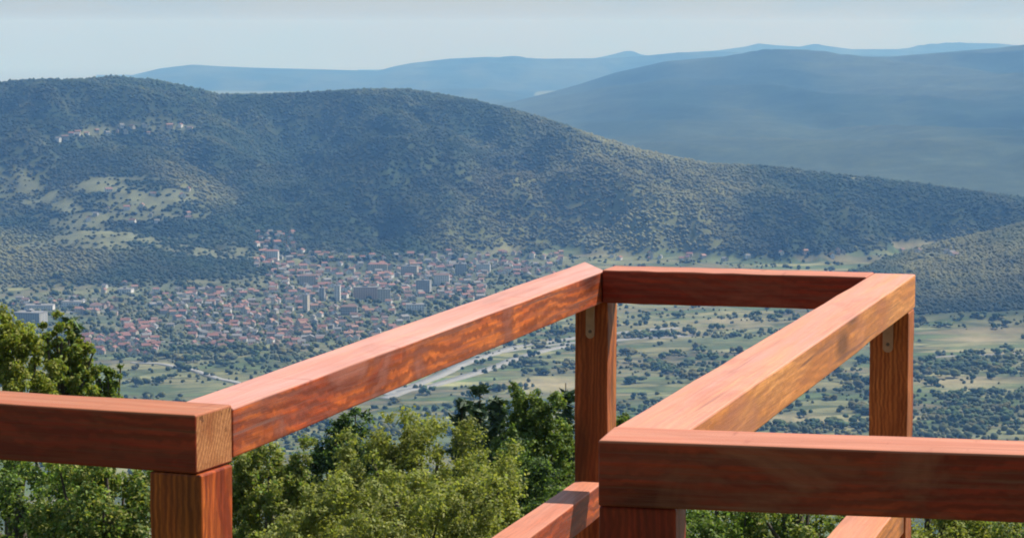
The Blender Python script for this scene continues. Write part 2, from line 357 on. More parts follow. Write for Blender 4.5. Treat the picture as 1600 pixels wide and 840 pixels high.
def H(u, y):
    u = np.asarray(u, float); y = np.asarray(y, float); x = u*y
    fl = FL+5*fbm(x/500, y/500, 3, 3)+1.2*fbm(x/60, y/60, 9, 2)
    hs = [fl, layer(MAIN, u, y, (MF_u, MF_d), 90, .3, 21, 75), layer(S1, u, y, foot_depth(458), 40, .5, 31, 7),
          layer(S2, u, y, 4780.0, 45, .3, 41, 12), layer(NR, u, y, foot_depth(516), 60, .2, 51, 9)]
    h = hs[0]
    for g in hs[1:]:
        t = np.clip(.5+.5*(g-h)/12, 0, 1); h = h*(1-t)+g*t+12*t*(1-t)*.5
    return h
def ground(px, py, y0=1400, y1=7200, n=700):           # pixel -> point where its ray meets the terrain
    u, s = ray(np.atleast_1d(px), np.atleast_1d(py)); ys = y0*(y1/y0)**np.linspace(0, 1, n)
    hit = H(u[:, None], ys[None, :]) >= s[:, None]*ys[None, :]
    ok = hit.any(1); i = hit.argmax(1); i0 = np.maximum(i-1, 0)
    yy = .5*(ys[i]+ys[i0]); hh = H(u, yy); return np.c_[u*yy, yy, hh], ok

# land cover: what grows where, some sunlit and shaded slopes put into the colours
def blob(px, py, cx, cy, rx, ry, rot=0.0):
    c, s = math.cos(rot), math.sin(rot); dx, dy = px-cx, py-cy
    a = (dx*c+dy*s)/rx; b = (-dx*s+dy*c)/ry; return np.exp(-(a*a+b*b)*1.2)
DARKWOOD = [(610,345,130,50,0),(340,428,170,34,.08),(340,358,110,26,.1),(1530,488,130,16,0),(450,330,60,50,0),(150,255,60,10,0),(1500,320,160,25,.05),(1230,400,110,14,0),(60,350,60,12,0),(560,230,160,40,.1)]  # darker wood: conifers, plus the left spur's shaded face painted in
OLIVE = [(960,270,130,60,.35),(900,345,150,48,.2),(820,330,80,40,.3),(1000,380,110,20,.0),(1060,330,90,60,.3),(800,300,60,60,.4),(310,290,70,26,.45),(110,410,80,34,0),(20,400,60,40,0),(700,350,50,30,0),(40,290,60,30,0),(1010,235,60,18,.2),(1120,280,80,30,.2),(760,380,50,15,0),(1470,400,60,24,0),(1540,415,150,55,-.2)]
OPEN = [(235,336,85,11,0),(225,308,95,18,0),(165,292,50,10,.0),(110,325,60,12,.5),(30,300,45,22,.1),(175,372,120,14,.03),(330,394,110,9,.13),(420,398,80,14,.1),(100,350,50,10,.2),(150,205,75,7,-.2),(265,199,45,4,0),(1350,275,120,7,.09),(140,380,60,10,0),(1450,398,60,9,-.2),(60,385,40,10,0),(1290,266,60,4,.1),(190,280,50,4,0)]
def cover(px, py, x, y, h):
    """returns forest weight, dark wood weight, base colour"""
    f1 = fbm(x/170, y/210, 71, 4); f2 = fbm(x/60, y/80, 72, 4)
    darkwood = np.clip(sum(blob(px, py, *b) for b in DARKWOOD)+.5*f1, 0, 1); olive = np.clip(sum(blob(px, py, *b) for b in OLIVE)+.55*f2*(1)+.1, 0, 1)
    opn = np.clip(sum(blob(px, py, *b) for b in OPEN)*(1.25+1.3*f2+1.6*fbm(x/75, y/20, 75, 3)), 0, 1)
    hill = smooth(3, 22, h-FL)
    return darkwood, olive*(1-.7*darkwood), opn, hill
# fields: narrow parcels of the valley floor
SEED = np.c_[rng.uniform(-11, 11, 3200), rng.uniform(24, 130, 3200)]
PAL = np.array([(.30,.26,.15),(.25,.24,.14),(.17,.19,.10),(.12,.16,.07),(.36,.31,.19),(.21,.21,.11),(.28,.23,.15),(.15,.19,.09),(.23,.19,.13),(.33,.30,.17)])*np.array((.53, .58, .50))
SCOL = PAL[rng.integers(0, len(PAL), 3200)]*rng.uniform(.75, 1.15, (3200, 1))
def parcels(x, y):
    n = len(x); idx = np.zeros(n, int); edge = np.zeros(n)
    wx = x+18*fbm(x/120, y/120, 81, 3); wy = y+14*fbm(x/120, y/120, 82, 3)
    a = np.radians(9); qx = (wx*np.cos(a)+wy*np.sin(a))/115; qy = (-wx*np.sin(a)+wy*np.cos(a))/40
    Q = np.c_[qx, qy]
    for i in range(0, n, 4000):
        q = Q[i:i+4000]; lo, hi = q[:, 1].min()-2.5, q[:, 1].max()+2.5; l0, h0 = q[:, 0].min()-2.5, q[:, 0].max()+2.5
        s = np.where((SEED[:, 1] > lo) & (SEED[:, 1] < hi) & (SEED[:, 0] > l0) & (SEED[:, 0] < h0))[0]
        if len(s) < 2: s = np.arange(len(SEED))
        d2 = ((q[:, None, :]-SEED[None, s, :])**2).sum(2); o = np.argpartition(d2, 1, axis=1)[:, :2]
        r = np.arange(len(q)); da, db = d2[r, o[:, 0]], d2[r, o[:, 1]]; sw = da > db
        idx[i:i+4000] = s[np.where(sw, o[:, 1], o[:, 0])]; edge[i:i+4000] = np.abs(np.sqrt(da)-np.sqrt(db))
    return idx, edge
TAN = [(1545,524,65,13,-.1),(1500,598,70,9,0),(1030,520,60,12,0),(1130,585,50,8,.1),(860,600,60,14,0),(1250,655,60,10,0),(1150,500,60,5,0)]
TOWN = [(430,470,330,50,0),(640,425,200,32,0),(760,415,120,20,0),(250,515,180,35,-.05),(430,395,60,22,0),(60,485,130,20,0)]
def land_color(u, y, h):
    x = u*y; px, py = project(x, y, h)
    darkwood, olive, opn, hill = cover(px, py, x, y, h)
    idx, edge = parcels(x, y); fld = SCOL[idx]
    hed = np.exp(-(edge/.10)**2)[:, None]*.85
    f3 = fbm(x/90, y/90, 91, 4)[:, None]; wet = smooth(-.05, .35, f3)
    valley = fld*(1-hed)+np.array((.035,.05,.024))*hed
    valley = valley*(1-.35*wet)+np.array((.08,.105,.05))*.35*wet
    tan = np.clip(sum(blob(px, py, *b) for b in TAN)*1.5, 0, 1)[:, None]*(.8+.5*fbm(x/70, y/25, 94, 3))[:, None]
    valley = valley*(1-tan)+np.array((.215,.185,.11))*tan
    town = np.clip(sum(blob(px, py, *b) for b in TOWN)*1.5, 0, 1)[:, None]
    valley = valley*(1-.6*town)+np.array((.075,.085,.06))*.6*town
    wood = np.array((.020,.034,.016))*np.ones((len(x), 1)); wood = wood*(1-olive[:, None])+np.array((.10,.105,.042))*olive[:, None]
    openc = np.array((.105,.112,.062))*(1+.4*fbm(x/30, y/40, 93, 3))[:, None]; o2 = opn[:, None]
    hillc = wood*(1-o2)+openc*o2; hl = hill[:, None]
    return valley*(1-hl)+hillc*hl
def grid_terrain(name, ucols, yrows, Hf, cf, mat):
    U, Y = np.meshgrid(ucols, yrows); u, y = U.ravel(), Y.ravel(); h = Hf(u, y)
    V = np.c_[u*y, y, h]; nc_ = len(ucols); nr = len(yrows)
    i = (np.arange(nr-1)[:, None]*nc_+np.arange(nc_-1)[None, :]).ravel()
    Fq = np.c_[i, i+1, i+1+nc_, i+nc_]
    return mesh_np(name, V, Fq, cf(u, y, h), mat, True)
ucols = np.concatenate([np.linspace(-.42, -.215, 40)[:-1], np.linspace(-.215, .215, 520), np.linspace(.215, .42, 40)[1:]])
pyrows = np.linspace(720, 404, 300); yrows = np.concatenate([np.linspace(1180, foot_depth(720), 25)[:-1], np.array([foot_depth(p) for p in pyrows]), np.linspace(foot_depth(404), 7600, 190)[1:]])
ter = grid_terrain('valley', ucols, yrows, H, land_color, M_land); tag(ter, kind='structure')
# a plain level sheet under and beyond it all, out to the mountains that close the view
g = 31000
sh = mesh_np('ground', np.array([(-g*.62, -4000, FL-22), (g*.62, -4000, FL-22), (g*.62, 21500, FL-22), (-g*.62, 21500, FL-22)]), np.array([(0, 1, 2, 3)]), np.tile((.10, .115, .06), (4, 1)), M_land)
tag(sh, kind='structure')

def range_mesh(name, pts, front, back, seed, amp, col1, col2, nrow=90, umax=.45, ncol=420, base=FL-20, umin=None):
    tab = table(pts); us = np.linspace(-umax if umin is None else umin, umax, ncol)
    rc = np.interp(us, tab[0], tab[2]); hc = np.interp(us, tab[0], tab[1])*rc
    hc = hc+rc*np.interp(np.abs(us), [0, .3, .45], [0, 0, -.004])
    ts = np.concatenate([np.linspace(-1, 0, nrow), np.linspace(0, 1, 14)[1:]])
    T, U = np.meshgrid(ts, us, indexing='ij'); R = rc[None, :]+np.where(T < 0, T*front, T*back); hcr = hc[None, :]
    X = U*R; sc = front/9
    prof = np.where(T < 0, (1+T)**1.15, (1-T)**1.2)
    h = base+(np.maximum(hcr-base, 5))*prof
    gul = amp*np.clip((hcr-base)/300, 0, 1)*fbm(X/sc+.5*R/sc, R/(sc*2.2), seed, 5)*smooth(0, .12, np.abs(T))*smooth(0, .2, 1-np.abs(T))
    h = h+gul; h = np.where(T > 0, np.minimum(h, base+(hcr-base)*prof), h)
    V = np.c_[X.ravel(), R.ravel(), h.ravel()]; nc_ = len(us); nr = len(ts)
    i = (np.arange(nr-1)[:, None]*nc_+np.arange(nc_-1)[None, :]).ravel()
    t = smooth(-.25, .35, fbm(X/(sc*.7), R/(sc*4.5), seed+9, 5)).ravel()[:, None]
    o = mesh_np(name, V, np.c_[i, i+1, i+1+nc_, i+nc_], np.array(col1)*(1-t)+np.array(col2)*t, M_mtn, True); tag(o, kind='structure'); return o
C1, C2 = (.016, .030, .022), (.042, .054, .032)
range_mesh('far_hill', [(-1200,430,13300),(400,330,13300),(600,240,13300),(700,196,13300),(780,164,13500),(850,147,13600),(905,132,13800),(960,114,13900),(1040,96,14000),(1120,89,14200),(1200,87,14200),(1300,91,14200),(1400,88,14200),(1500,80,14200),(1560,75,14200),(1600,70,14200),(1900,55,14200),(2600,80,14200)], 7800, 2500, 101, 150, C1, C2, base=FL+4)
range_mesh('low_hill', [(-1500,170,18000),(300,160,18000),(560,150,18000),(640,141,18000),(700,138,18000),(770,139,18000),(830,150,18000),(900,170,18000),(1500,200,18000),(3000,240,18000)], 2500, 2000, 131, 60, C1, C2)
range_mesh('mountain', [(-1500,190,24000),(-300,150,24000),(0,150,24000),(120,136,24000),(200,119,24000),(250,107,24000),(300,101,24000),(350,104,24000),(400,106,24000),(480,108,24000),(590,111,24000),(615,104,24000),(640,99,24000),(700,92,24000),(760,89,24000),(850,92,24000),(950,91,24000),(1000,88,24000),(1060,82,24000),(1120,81,24000),(1300,84,24000),(1600,95,24000),(3000,110,24000)], 4000, 3000, 161, 110, C1, C2, umin=-.162)
range_mesh('mountain', [(-1500,190,29000),(0,170,29000),(500,150,29000),(760,118,29000),(900,96,29000),(940,89,29000),(962,84,29000),(978,82,29000),(1000,85,29000),(1020,88,29000),(1070,82,29000),(1120,79,29000),(1165,73,29000),(1185,68,29000),(1215,71,29000),(1250,73,29000),(1280,70,29000),(1330,77,29000),(1420,77,29000),(1455,70,29000),(1490,67,29000),(1560,68,29000),(1620,74,29000),(3000,90,29000)], 3000, 1800, 191, 100, C1, C2, umin=-.06)
# the slope the lookout stands on
def Hs(x, y):
    r = np.hypot(x, y); return np.maximum(-3.2-.30*np.maximum(y, -40)-.02*np.abs(x)+1.2*fbm(x/14, y/14, 5, 3), FL-30)
rr = np.concatenate([np.linspace(0.2, 70, 60), np.geomspace(75, 1500, 50)]); th = np.linspace(0, 2*math.pi, 97)
R_, T_ = np.meshgrid(rr, th, indexing='ij'); X_, Y_ = (R_*np.sin(T_)).ravel(), (R_*np.cos(T_)).ravel()
i = (np.arange(len(rr)-1)[:, None]*97+np.arange(96)[None, :]).ravel()
sl = mesh_np('hillside', np.c_[X_, Y_, Hs(X_, Y_)], np.c_[i, i+97, i+98, i+1], np.array((.07,.085,.035))*(1+.4*fbm(X_/5, Y_/5, 6, 4))[:, None], M_land, True); tag(sl, kind='structure')

# ------------------------------------------------------------------ roads in the valley
def road(name, pix, width, lift=.6):
    c, ok = ground([p[0] for p in pix], [p[1] for p in pix]); c = c[:, :2]; t = np.linspace(0, len(c)-1, 12*(len(c)-1)+1)
    p = np.c_[[np.interp(t, np.arange(len(c)), c[:, k]) for k in (0, 1)]].T
    for _ in range(8): p[1:-1] = .25*p[:-2]+.5*p[1:-1]+.25*p[2:]
    tg = np.gradient(p, axis=0); tg /= np.linalg.norm(tg, axis=1)[:, None]+1e-9; nr = np.c_[-tg[:, 1], tg[:, 0]]
    a, b = p+nr*width/2, p-nr*width/2; q = np.concatenate([a, b]); z = H(q[:, 0]/q[:, 1], q[:, 1]); n = len(p)
    z = np.maximum(z, np.concatenate([z[n:], z[:n]]))+lift
    top = np.c_[q, z]; bot = np.c_[q, z-lift-3]; V = np.concatenate([top, bot]); i = np.arange(n-1)
    Fq = np.concatenate([np.c_[i, i+1, n+i+1, n+i], np.c_[2*n+i, 2*n+i+1, i+1, i], np.c_[n+i, n+i+1, 3*n+i+1, 3*n+i]])
    return tag(mesh_np(name, V, Fq, None, M_road), kind='structure')
road('motorway', [(600,616),(643,604),(690,585),(729,567),(761,556),(809,541),(850,535),(893,529),(960,521),(1060,512)], 17)
road('motorway', [(600,622),(643,608),(680,601),(707,594),(741,584),(775,572),(809,559),(859,546),(896,538),(980,530),(1080,524)], 17)
road('road', [(720,558),(761,554),(820,545),(880,537),(930,531)], 8)
road('road', [(205,566),(250,568),(300,578),(350,594),(380,600)], 12)
road('road', [(20,489),(100,488),(160,486),(240,485),(330,486)], 9)
road('path', [(165,522),(220,530),(300,540),(420,530)], 6)
road('road', [(1440,560),(1500,556),(1570,553),(1640,550)], 7)

# ------------------------------------------------------------------ woods (one mass per hill) and single trees of the valley
PHI = (1+5**.5)/2
ICO = np.array([(-1,PHI,0),(1,PHI,0),(-1,-PHI,0),(1,-PHI,0),(0,-1,PHI),(0,1,PHI),(0,-1,-PHI),(0,1,-PHI),(PHI,0,-1),(PHI,0,1),(-PHI,0,-1),(-PHI,0,1)])/math.hypot(1, PHI)
ICF = np.array([(0,11,5),(0,5,1),(0,1,7),(0,7,10),(0,10,11),(1,5,9),(5,11,4),(11,10,2),(10,7,6),(7,1,8),(3,9,4),(3,4,2),(3,2,6),(3,6,8),(3,8,9),(4,9,5),(2,4,11),(6,2,10),(8,6,7),(9,8,1)])
def blobs(P3, rad, hgt, cols):
    n = len(P3); j = 1+rng.uniform(-.28, .28, (n, 12, 1)); a = rng.uniform(0, 6.28, n); c, s = np.cos(a), np.sin(a)
    v = ICO[None]*j; x = v[..., 0]*c[:, None]-v[..., 1]*s[:, None]; y = v[..., 0]*s[:, None]+v[..., 1]*c[:, None]
    V = np.stack([x*rad[:, None], y*rad[:, None], v[..., 2]*hgt[:, None]*.55+hgt[:, None]*.42], -1)+P3[:, None, :]
    Fc = (ICF[None]+12*np.arange(n)[:, None, None]).reshape(-1, 3)
    cv = np.repeat(cols, 12, 0)*(1+rng.uniform(-.12, .12, (n*12, 1)))
    return V.reshape(-1, 3), Fc, cv
OCT = np.array([(1,0,0),(0,1,0),(-1,0,0),(0,-1,0),(0,0,1),(0,0,-.6)]); OCF = np.array([(0,1,4),(1,2,4),(2,3,4),(3,0,4),(1,0,5),(2,1,5),(3,2,5),(0,3,5)])
def buds(P3, rad, hgt, cols):                       # eight-sided crowns, smooth shaded, for trees a few pixels tall
    n = len(P3); j = 1+rng.uniform(-.3, .3, (n, 6, 1)); a = rng.uniform(0, 6.28, n); c, s = np.cos(a), np.sin(a)
    v = OCT[None]*j; x = v[..., 0]*c[:, None]-v[..., 1]*s[:, None]; y = v[..., 0]*s[:, None]+v[..., 1]*c[:, None]
    V = np.stack([x*rad[:, None], y*rad[:, None], v[..., 2]*hgt[:, None]*.6+hgt[:, None]*.36], -1)+P3[:, None, :]
    return V.reshape(-1, 3), (OCF[None]+6*np.arange(n)[:, None, None]).reshape(-1, 3), np.repeat(cols, 6, 0)*(1+rng.uniform(-.1, .1, (n*6, 1)))
def tree_cols(darkwood, olive):
    n = len(darkwood); dark = np.array((.017, .032, .016)); mid = np.array((.032, .050, .020)); oli = np.array((.135, .130, .058))
    t = np.clip(.45-.6*darkwood+rng.uniform(-.25, .25, n), 0, 1)[:, None]; c = dark*(1-t)+mid*t; o = np.clip(olive+rng.uniform(-.12, .12, n), 0, 1)[:, None]
    c = c*(1-o)+oli*o; return c*rng.uniform(.82, 1.18, (n, 1))
def wood_mass(name, label, px0, px1, y0, y1, n, r0, r1, keep):
    u0, _ = ray(px0, 400); u1, _ = ray(px1, 400)
    u = rng.uniform(u0, u1, n); y = np.sqrt(rng.uniform(y0*y0, y1*y1, n)); h = H(u, y); x = u*y; px, py = project(x, y, h)
    darkwood, olive, opn, hill = cover(px, py, x, y, h)
    dens = np.clip(1.05-.95*opn-.18*olive*(fbm(x/45, y/55, 77, 3) > .05), 0, 1)*smooth(.05, .75, hill+.35*fbm(x/60, y/70, 76, 3))
    k = (rng.uniform(0, 1, n) < dens) & keep(px, py, y, u)
    # facing side only: skip what lies behind the crest line
    u, y, h, x, darkwood, olive = (a[k] for a in (u, y, h, x, darkwood, olive)); m = len(u)
    rad = r0+(r1-r0)*rng.beta(1.3, 2.6, m)*1.5; hg = rad*rng.uniform(.8, 1.45, m); tn = (1+.8*fbm(x/260, y/330, 79, 4)+.25*fbm(x/50, y/60, 80, 2))[:, None]
    V, Fc, cv = buds(np.c_[x, y, h-.3], rad, hg, tree_cols(darkwood, olive)*np.clip(tn, .45, 1.7))
    o = mesh_np(name, V, Fc, cv, M_wild, True); o['kind'] = 'stuff'; o['label'] = label; o['category'] = 'woodland'; return o
front_of = lambda tab, m: (lambda px, py, y, u: y < np.interp(u, tab[0], tab[2])+m)
wood_mass('woodland', 'dark green woodland covering the big hill behind the town', -90, 1690, 4130, 6420, 145000, 2.7, 6.0, front_of(MAIN, 120))
wood_mass('woodland', 'green woodland on the near hillside above the fields at right', 1330, 1700, 3780, 4560, 20000, 2.0, 5.2, lambda px, py, y, u: (y < np.interp(u, NR[0], NR[2])+60) & (px > 1340))

HIDE_T = lambda px, py: ((px < 294) & (py > 602)) | ((px >= 294) & (px < 950) & (py > 400-.3468*(px-918)) & (py < 494-.414*(px-898)+4)) | ((px > 890) & (px < 968) & (py > 400)) \
    | ((px > 945) & (px < 1432) & (py > 410) & (py < 487) & (px < 1290)) | ((px >= 950) & (px < 1432) & (py > 424-.599*(px-1365)) & (py < 498-.796*(px-1403)+4)) | ((px > 1355) & (px < 1432) & (py > 425)) | ((px > 940) & (py > 668)) \
    | ((px < 150) & (py > 500)) | ((px > 340) & (px < 640) & (py > 640)) | ((px >= 640) & (px < 900) & (py > 625))
# six kinds of small field tree sharing mesh data
def field_tree_mesh(k):
    r = np.random.default_rng(300+k); parts = []; n = 7
    for _ in range(n):
        p = np.array([(r.normal(0, .33), r.normal(0, .33), r.uniform(.35, .85))]); q = r.uniform(.26, .42)
        v = ICO*(1+r.uniform(-.25, .25, (12, 1)))*q+p; parts.append((v, ICF))
    V, Fc = join_np(parts); base = [(.035,.06,.026),(.055,.085,.032),(.085,.10,.038),(.045,.065,.03),(.07,.105,.04),(.10,.095,.035)][k]
    cv = np.array(base)*(1+r.uniform(-.22, .22, (len(V), 1)))
    tv, tf = tube_np([(0, 0, -.15), (0, 0, .45)], [.06, .045], 5); tri = np.concatenate([tf[:, [0, 1, 2]], tf[:, [0, 2, 3]]])
    Fc = np.concatenate([Fc, tri+len(V)]); V = np.concatenate([V, tv]); cv = np.concatenate([cv, np.tile((.07, .055, .04), (len(tv), 1))])
    return mesh_np('field_tree', V, Fc, cv, M_wild, link=False)
FT = [field_tree_mesh(k) for k in range(6)]
n = 52000; u = rng.uniform(-.225, .225, n); y = 1/rng.uniform(1/4900, 1/2450, n); h = H(u, y); x = u*y; px, py = project(x, y, h)
idx, edge = parcels(x, y); hillw = smooth(3, 22, h-FL)
twn = np.clip(sum(blob(px, py, *b) for b in TOWN)*1.3, 0, 1)
clump = smooth(.05, .3, fbm(x/230, y/75, 191, 4)); belt = np.clip(blob(px, py, 1470, 505, 90, 9)+blob(px, py, 1560, 500, 90, 6)+.8*blob(px, py, 1500, 640, 120, 22)+.6*blob(px, py, 1490, 570, 80, 8)+blob(px, py, 450, 558, 150, 17)+blob(px, py, 300, 556, 70, 7)+.7*blob(px, py, 560, 520, 80, 12)+.6*blob(px, py, 1100, 520, 120, 7)+.7*blob(px, py, 1010, 572, 60, 9), 0, 1)
left = ((px < 430) & (py < 500))*.30*smooth(-.1, .3, fbm(x/90, y/90, 195, 3)); pr = np.clip(left+.7*belt+.75*1.2*np.exp(-(edge/.035)**2)*smooth(-.25, .1, fbm(x/200, y/200, 198, 3))+.02+.58*clump*(1-twn)+.62*twn, 0, .9)*(1-hillw)
k = rng.uniform(0, 1, n) < pr*.62; u, y, h, x, px, py, twn = (a[k] for a in (u, y, h, x, px, py, twn))
size = np.minimum(rng.gamma(3.0, 1.0, len(u))*1.15+1.6, 10)
inview = (px > 2) & (px < 1598) & ~HIDE_T(px, py-4) & (py < 690)
score = np.where(inview & (twn < .5), size/y, 0); order = np.argsort(-score); single = order[:300]; rest = np.setdiff1d(np.arange(len(u)), single)
rv = rest[:]; hg = size[rv]; V, Fc, cv = blobs(np.c_[x[rv], y[rv], h[rv]-.4], hg*rng.uniform(.42, .75, len(rv)), hg, 1.35*tree_cols(rng.uniform(0, .7, len(rv)), rng.uniform(0, .7, len(rv))))
o = mesh_np('valley_trees', V, Fc, cv, M_wild); tag(o, 'small trees and hedges dotted over the valley floor and between the houses', 'trees', kind='stuff')
KIND = ['dark green', 'mid green', 'olive', 'greyish', 'fresh green', 'yellowish']
def where_tree(px, py):
    if px < 300: return 'below the town, ' + ('by the left trees' if px < 215 else 'near the left beams\' joint') + (', high up' if py < 560 else '')
    if px < 640: return 'just above the sloping left beam' + (' by the houses' if py < 500 else ' at its lower end' if px < 420 else ' at its middle')
    if px < 900: return ('beyond' if py < 548 else 'before') + ' the motorway, ' + ('by the far left post' if px > 820 else 'right of its bend' if px > 720 else 'at its lower left')
    row = ('just under the far cross beam', 'below the far cross beam', 'midway between far and near beams', 'above the near beam', 'close above the near beam')
    if px < 1290 and py < 424-.599*(px-1365)+8: return '%s, %s' % (row[int(np.clip((py-480)/36, 0, 4))], 'by the far left post' if px < 1030 else 'centrally' if px < 1130 else 'by the right walkway beam')
    if px < 1370: return ('left of the far right post, ' if px > 1310 else 'under the right walkway beam, ') + ('high up' if py < 560 else 'halfway up' if py < 620 else 'low down')
    if px < 1432: return 'behind the far right post'
    side = 'by the far right post' if px < 1480 else 'midway to the right edge' if px < 1545 else 'at the right edge'
    return ('at the wooded hillside\'s foot' if py < 512 else 'in the tan field' if py < 545 else 'in the upper fields' if py < 580 else 'in the middle fields' if py < 620 else 'in the lower fields' if py < 650 else 'just above the near beam') + ', ' + side
for c, i in enumerate(single):
    kd = int(rng.integers(0, 6)); s = float(size[i]); o = bpy.data.objects.new('field_tree', FT[kd]); COL.objects.link(o)
    o.location = (x[i], y[i], h[i]-.3); wx = rng.uniform(.9, 1.7); o.scale = (s*wx, s*wx*rng.uniform(.8, 1.1), s); o.rotation_euler = (0, 0, rng.uniform(0, 6.28))
    sz = 'large' if s > 8.6 else 'small' if s < 7.2 else 'medium'
    lab = '%s %s %s tree %s' % (sz, 'narrow' if wx < 1.15 else 'rounded' if wx < 1.42 else 'spreading', KIND[kd], where_tree(px[i], py[i])); tag(o, lab, 'tree', lab.replace('tree', 'trees', 1))

# ------------------------------------------------------------------ the town
WALLC = {'white': (.58,.57,.55), 'cream': (.46,.42,.35), 'grey': (.30,.30,.29), 'peach': (.42,.32,.27), 'beige': (.38,.34,.29)}
ROOFC = {'red': (.19,.085,.065), 'brown': (.12,.07,.055), 'grey': (.15,.145,.145), 'orange': (.22,.12,.085)}
M_wall = {k: mat_plain('plaster_'+k, v, .9, noise=.12, scale=.4) for k, v in WALLC.items()}
M_roof = {k: mat_plain('tiles_'+k, v, .85, noise=.25, scale=.8) for k, v in ROOFC.items()}
M_glass = mat_plain('dark_window', (.03, .035, .04), .3)
def house_meshes(k, wall, roof):
    r = random.Random(500+k); w_, l_, hh = r.uniform(4.2, 5.6), r.uniform(5, 7.5), r.uniform(5.2, 7.2); rh = r.uniform(2.4, 3.4)
    bm = bmesh.new(); bm_box(bm, -l_, l_, -w_, w_, -3, hh)
    for sx in (-l_, l_):                                # gable ends
        a = [bm.verts.new(p) for p in ((sx, -w_, hh), (sx, w_, hh), (sx, 0, hh+rh-.1))]; bm.faces.new(a if sx > 0 else a[::-1])
    for zz in (1.0, 3.9):
        for t in (-.6, -.05, .5):
            for sy in (-1, 1): bm_box(bm, t*l_, t*l_+1.3, sy*w_-.05, sy*w_+.05, zz, zz+1.5, 1)
        for sx in (-1, 1): bm_box(bm, sx*l_-.05, sx*l_+.05, -.7, .7, zz, zz+1.5, 1)
    me = bpy.data.meshes.new('house'); bm.to_mesh(me); bm.free(); me.materials.append(M_wall[wall]); me.materials.append(M_glass)
    bm = bmesh.new(); e = .6; t = .25
    for sy in (-1, 1):
        ey, ez = sy*(w_+e), hh-e*rh/w_+.06
        v = [bm.verts.new(p) for p in ((-l_-e, ey, ez), (l_+e, ey, ez), (l_+e, sy*.01, hh+rh+.06), (-l_-e, sy*.01, hh+rh+.06), (-l_-e, ey, ez+t), (l_+e, ey, ez+t), (l_+e, sy*.01, hh+rh+t+.06), (-l_-e, sy*.01, hh+rh+t+.06))]
        for f in ((0,1,2,3),(4,5,6,7),(0,1,5,4),(1,2,6,5),(3,0,4,7),(2,3,7,6)): bm.faces.new([v[i] for i in f])
    bm_box(bm, l_*.3, l_*.3+.8, w_*.2, w_*.2+.8, hh+.5, hh+rh+1)
    bmesh.ops.recalc_face_normals(bm, faces=bm.faces)
    mr_ = bpy.data.meshes.new('roof'); bm.to_mesh(mr_); bm.free(); mr_.materials.append(M_roof[roof]); return me, mr_
HT = [(w_, r_) for w_ in WALLC for r_ in ROOFC]; HW = {'white': 4, 'cream': 3, 'grey': 2, 'peach': 1.5, 'beige': 2}; HR = {'red': 3, 'brown': 2.4, 'grey': 2.6, 'orange': 1.6}
HM = {t: house_meshes(i, *t) for i, t in enumerate(HT)}
pw = np.array([HW[a]*HR[b] for a, b in HT]); pw /= pw.sum()
ZONES = [  # px range, py range, count, where
    ((235, 420), (452, 515), 120, 'in the left half of the town'), ((420, 560), (395, 470), 120, 'in the upper town under the big hill'),
    ((420, 640), (470, 535), 120, 'in the near part of the town'), ((560, 760), (398, 470), 190, 'in the middle of the town'), ((700, 880), (395, 432), 60, 'at the right end of the town'),
    ((300, 480), (505, 545), 70, 'at the near edge of the town'), ((130, 245), (524, 556), 46, 'in the red-roofed row left of town'), ((195, 245), (505, 520), 12, 'above the row of red roofs'),
    ((400, 460), (362, 420), 44, 'on the slope above the town'), ((84, 212), (194, 222), 26, 'in the hamlet on the big hill'), ((20, 190), (466, 492), 30, 'among the sheds at far left'),
    ((225, 300), (198, 206), 5, 'in the clearing right of the hamlet'), ((150, 215), (444, 460), 6, 'under the dark wooded spur'), ((1400, 1500), (392, 402), 5, 'on the right hillside crest'), ((130, 300), (290, 350), 14, 'among the left hill terraces'),
    ((950, 1330), (396, 409), 16, 'at the hill foot behind the railing')]
pts = []; acc = np.zeros((0, 2))
for zi, ((a0, a1), (b0_, b1), cnt, wh) in enumerate(ZONES):
    qx = rng.uniform(a0, a1, cnt*5); qy = rng.uniform(b0_, b1, cnt*5)
    if zi == 9: qy = np.interp(qx, [84, 212], [219, 199])+rng.uniform(-4, 4, len(qx))
    g_, ok = ground(qx, qy); got = 0
    for p, o_, a, b in zip(g_, ok, qx, qy):
        if got >= cnt: break
        if not o_ or (len(acc) and np.min(np.hypot(acc[:, 0]-p[0], acc[:, 1]-p[1])) < 15.5): continue
        acc = np.vstack([acc, p[:2]]); pts.append((p, a, b, zi)); got += 1
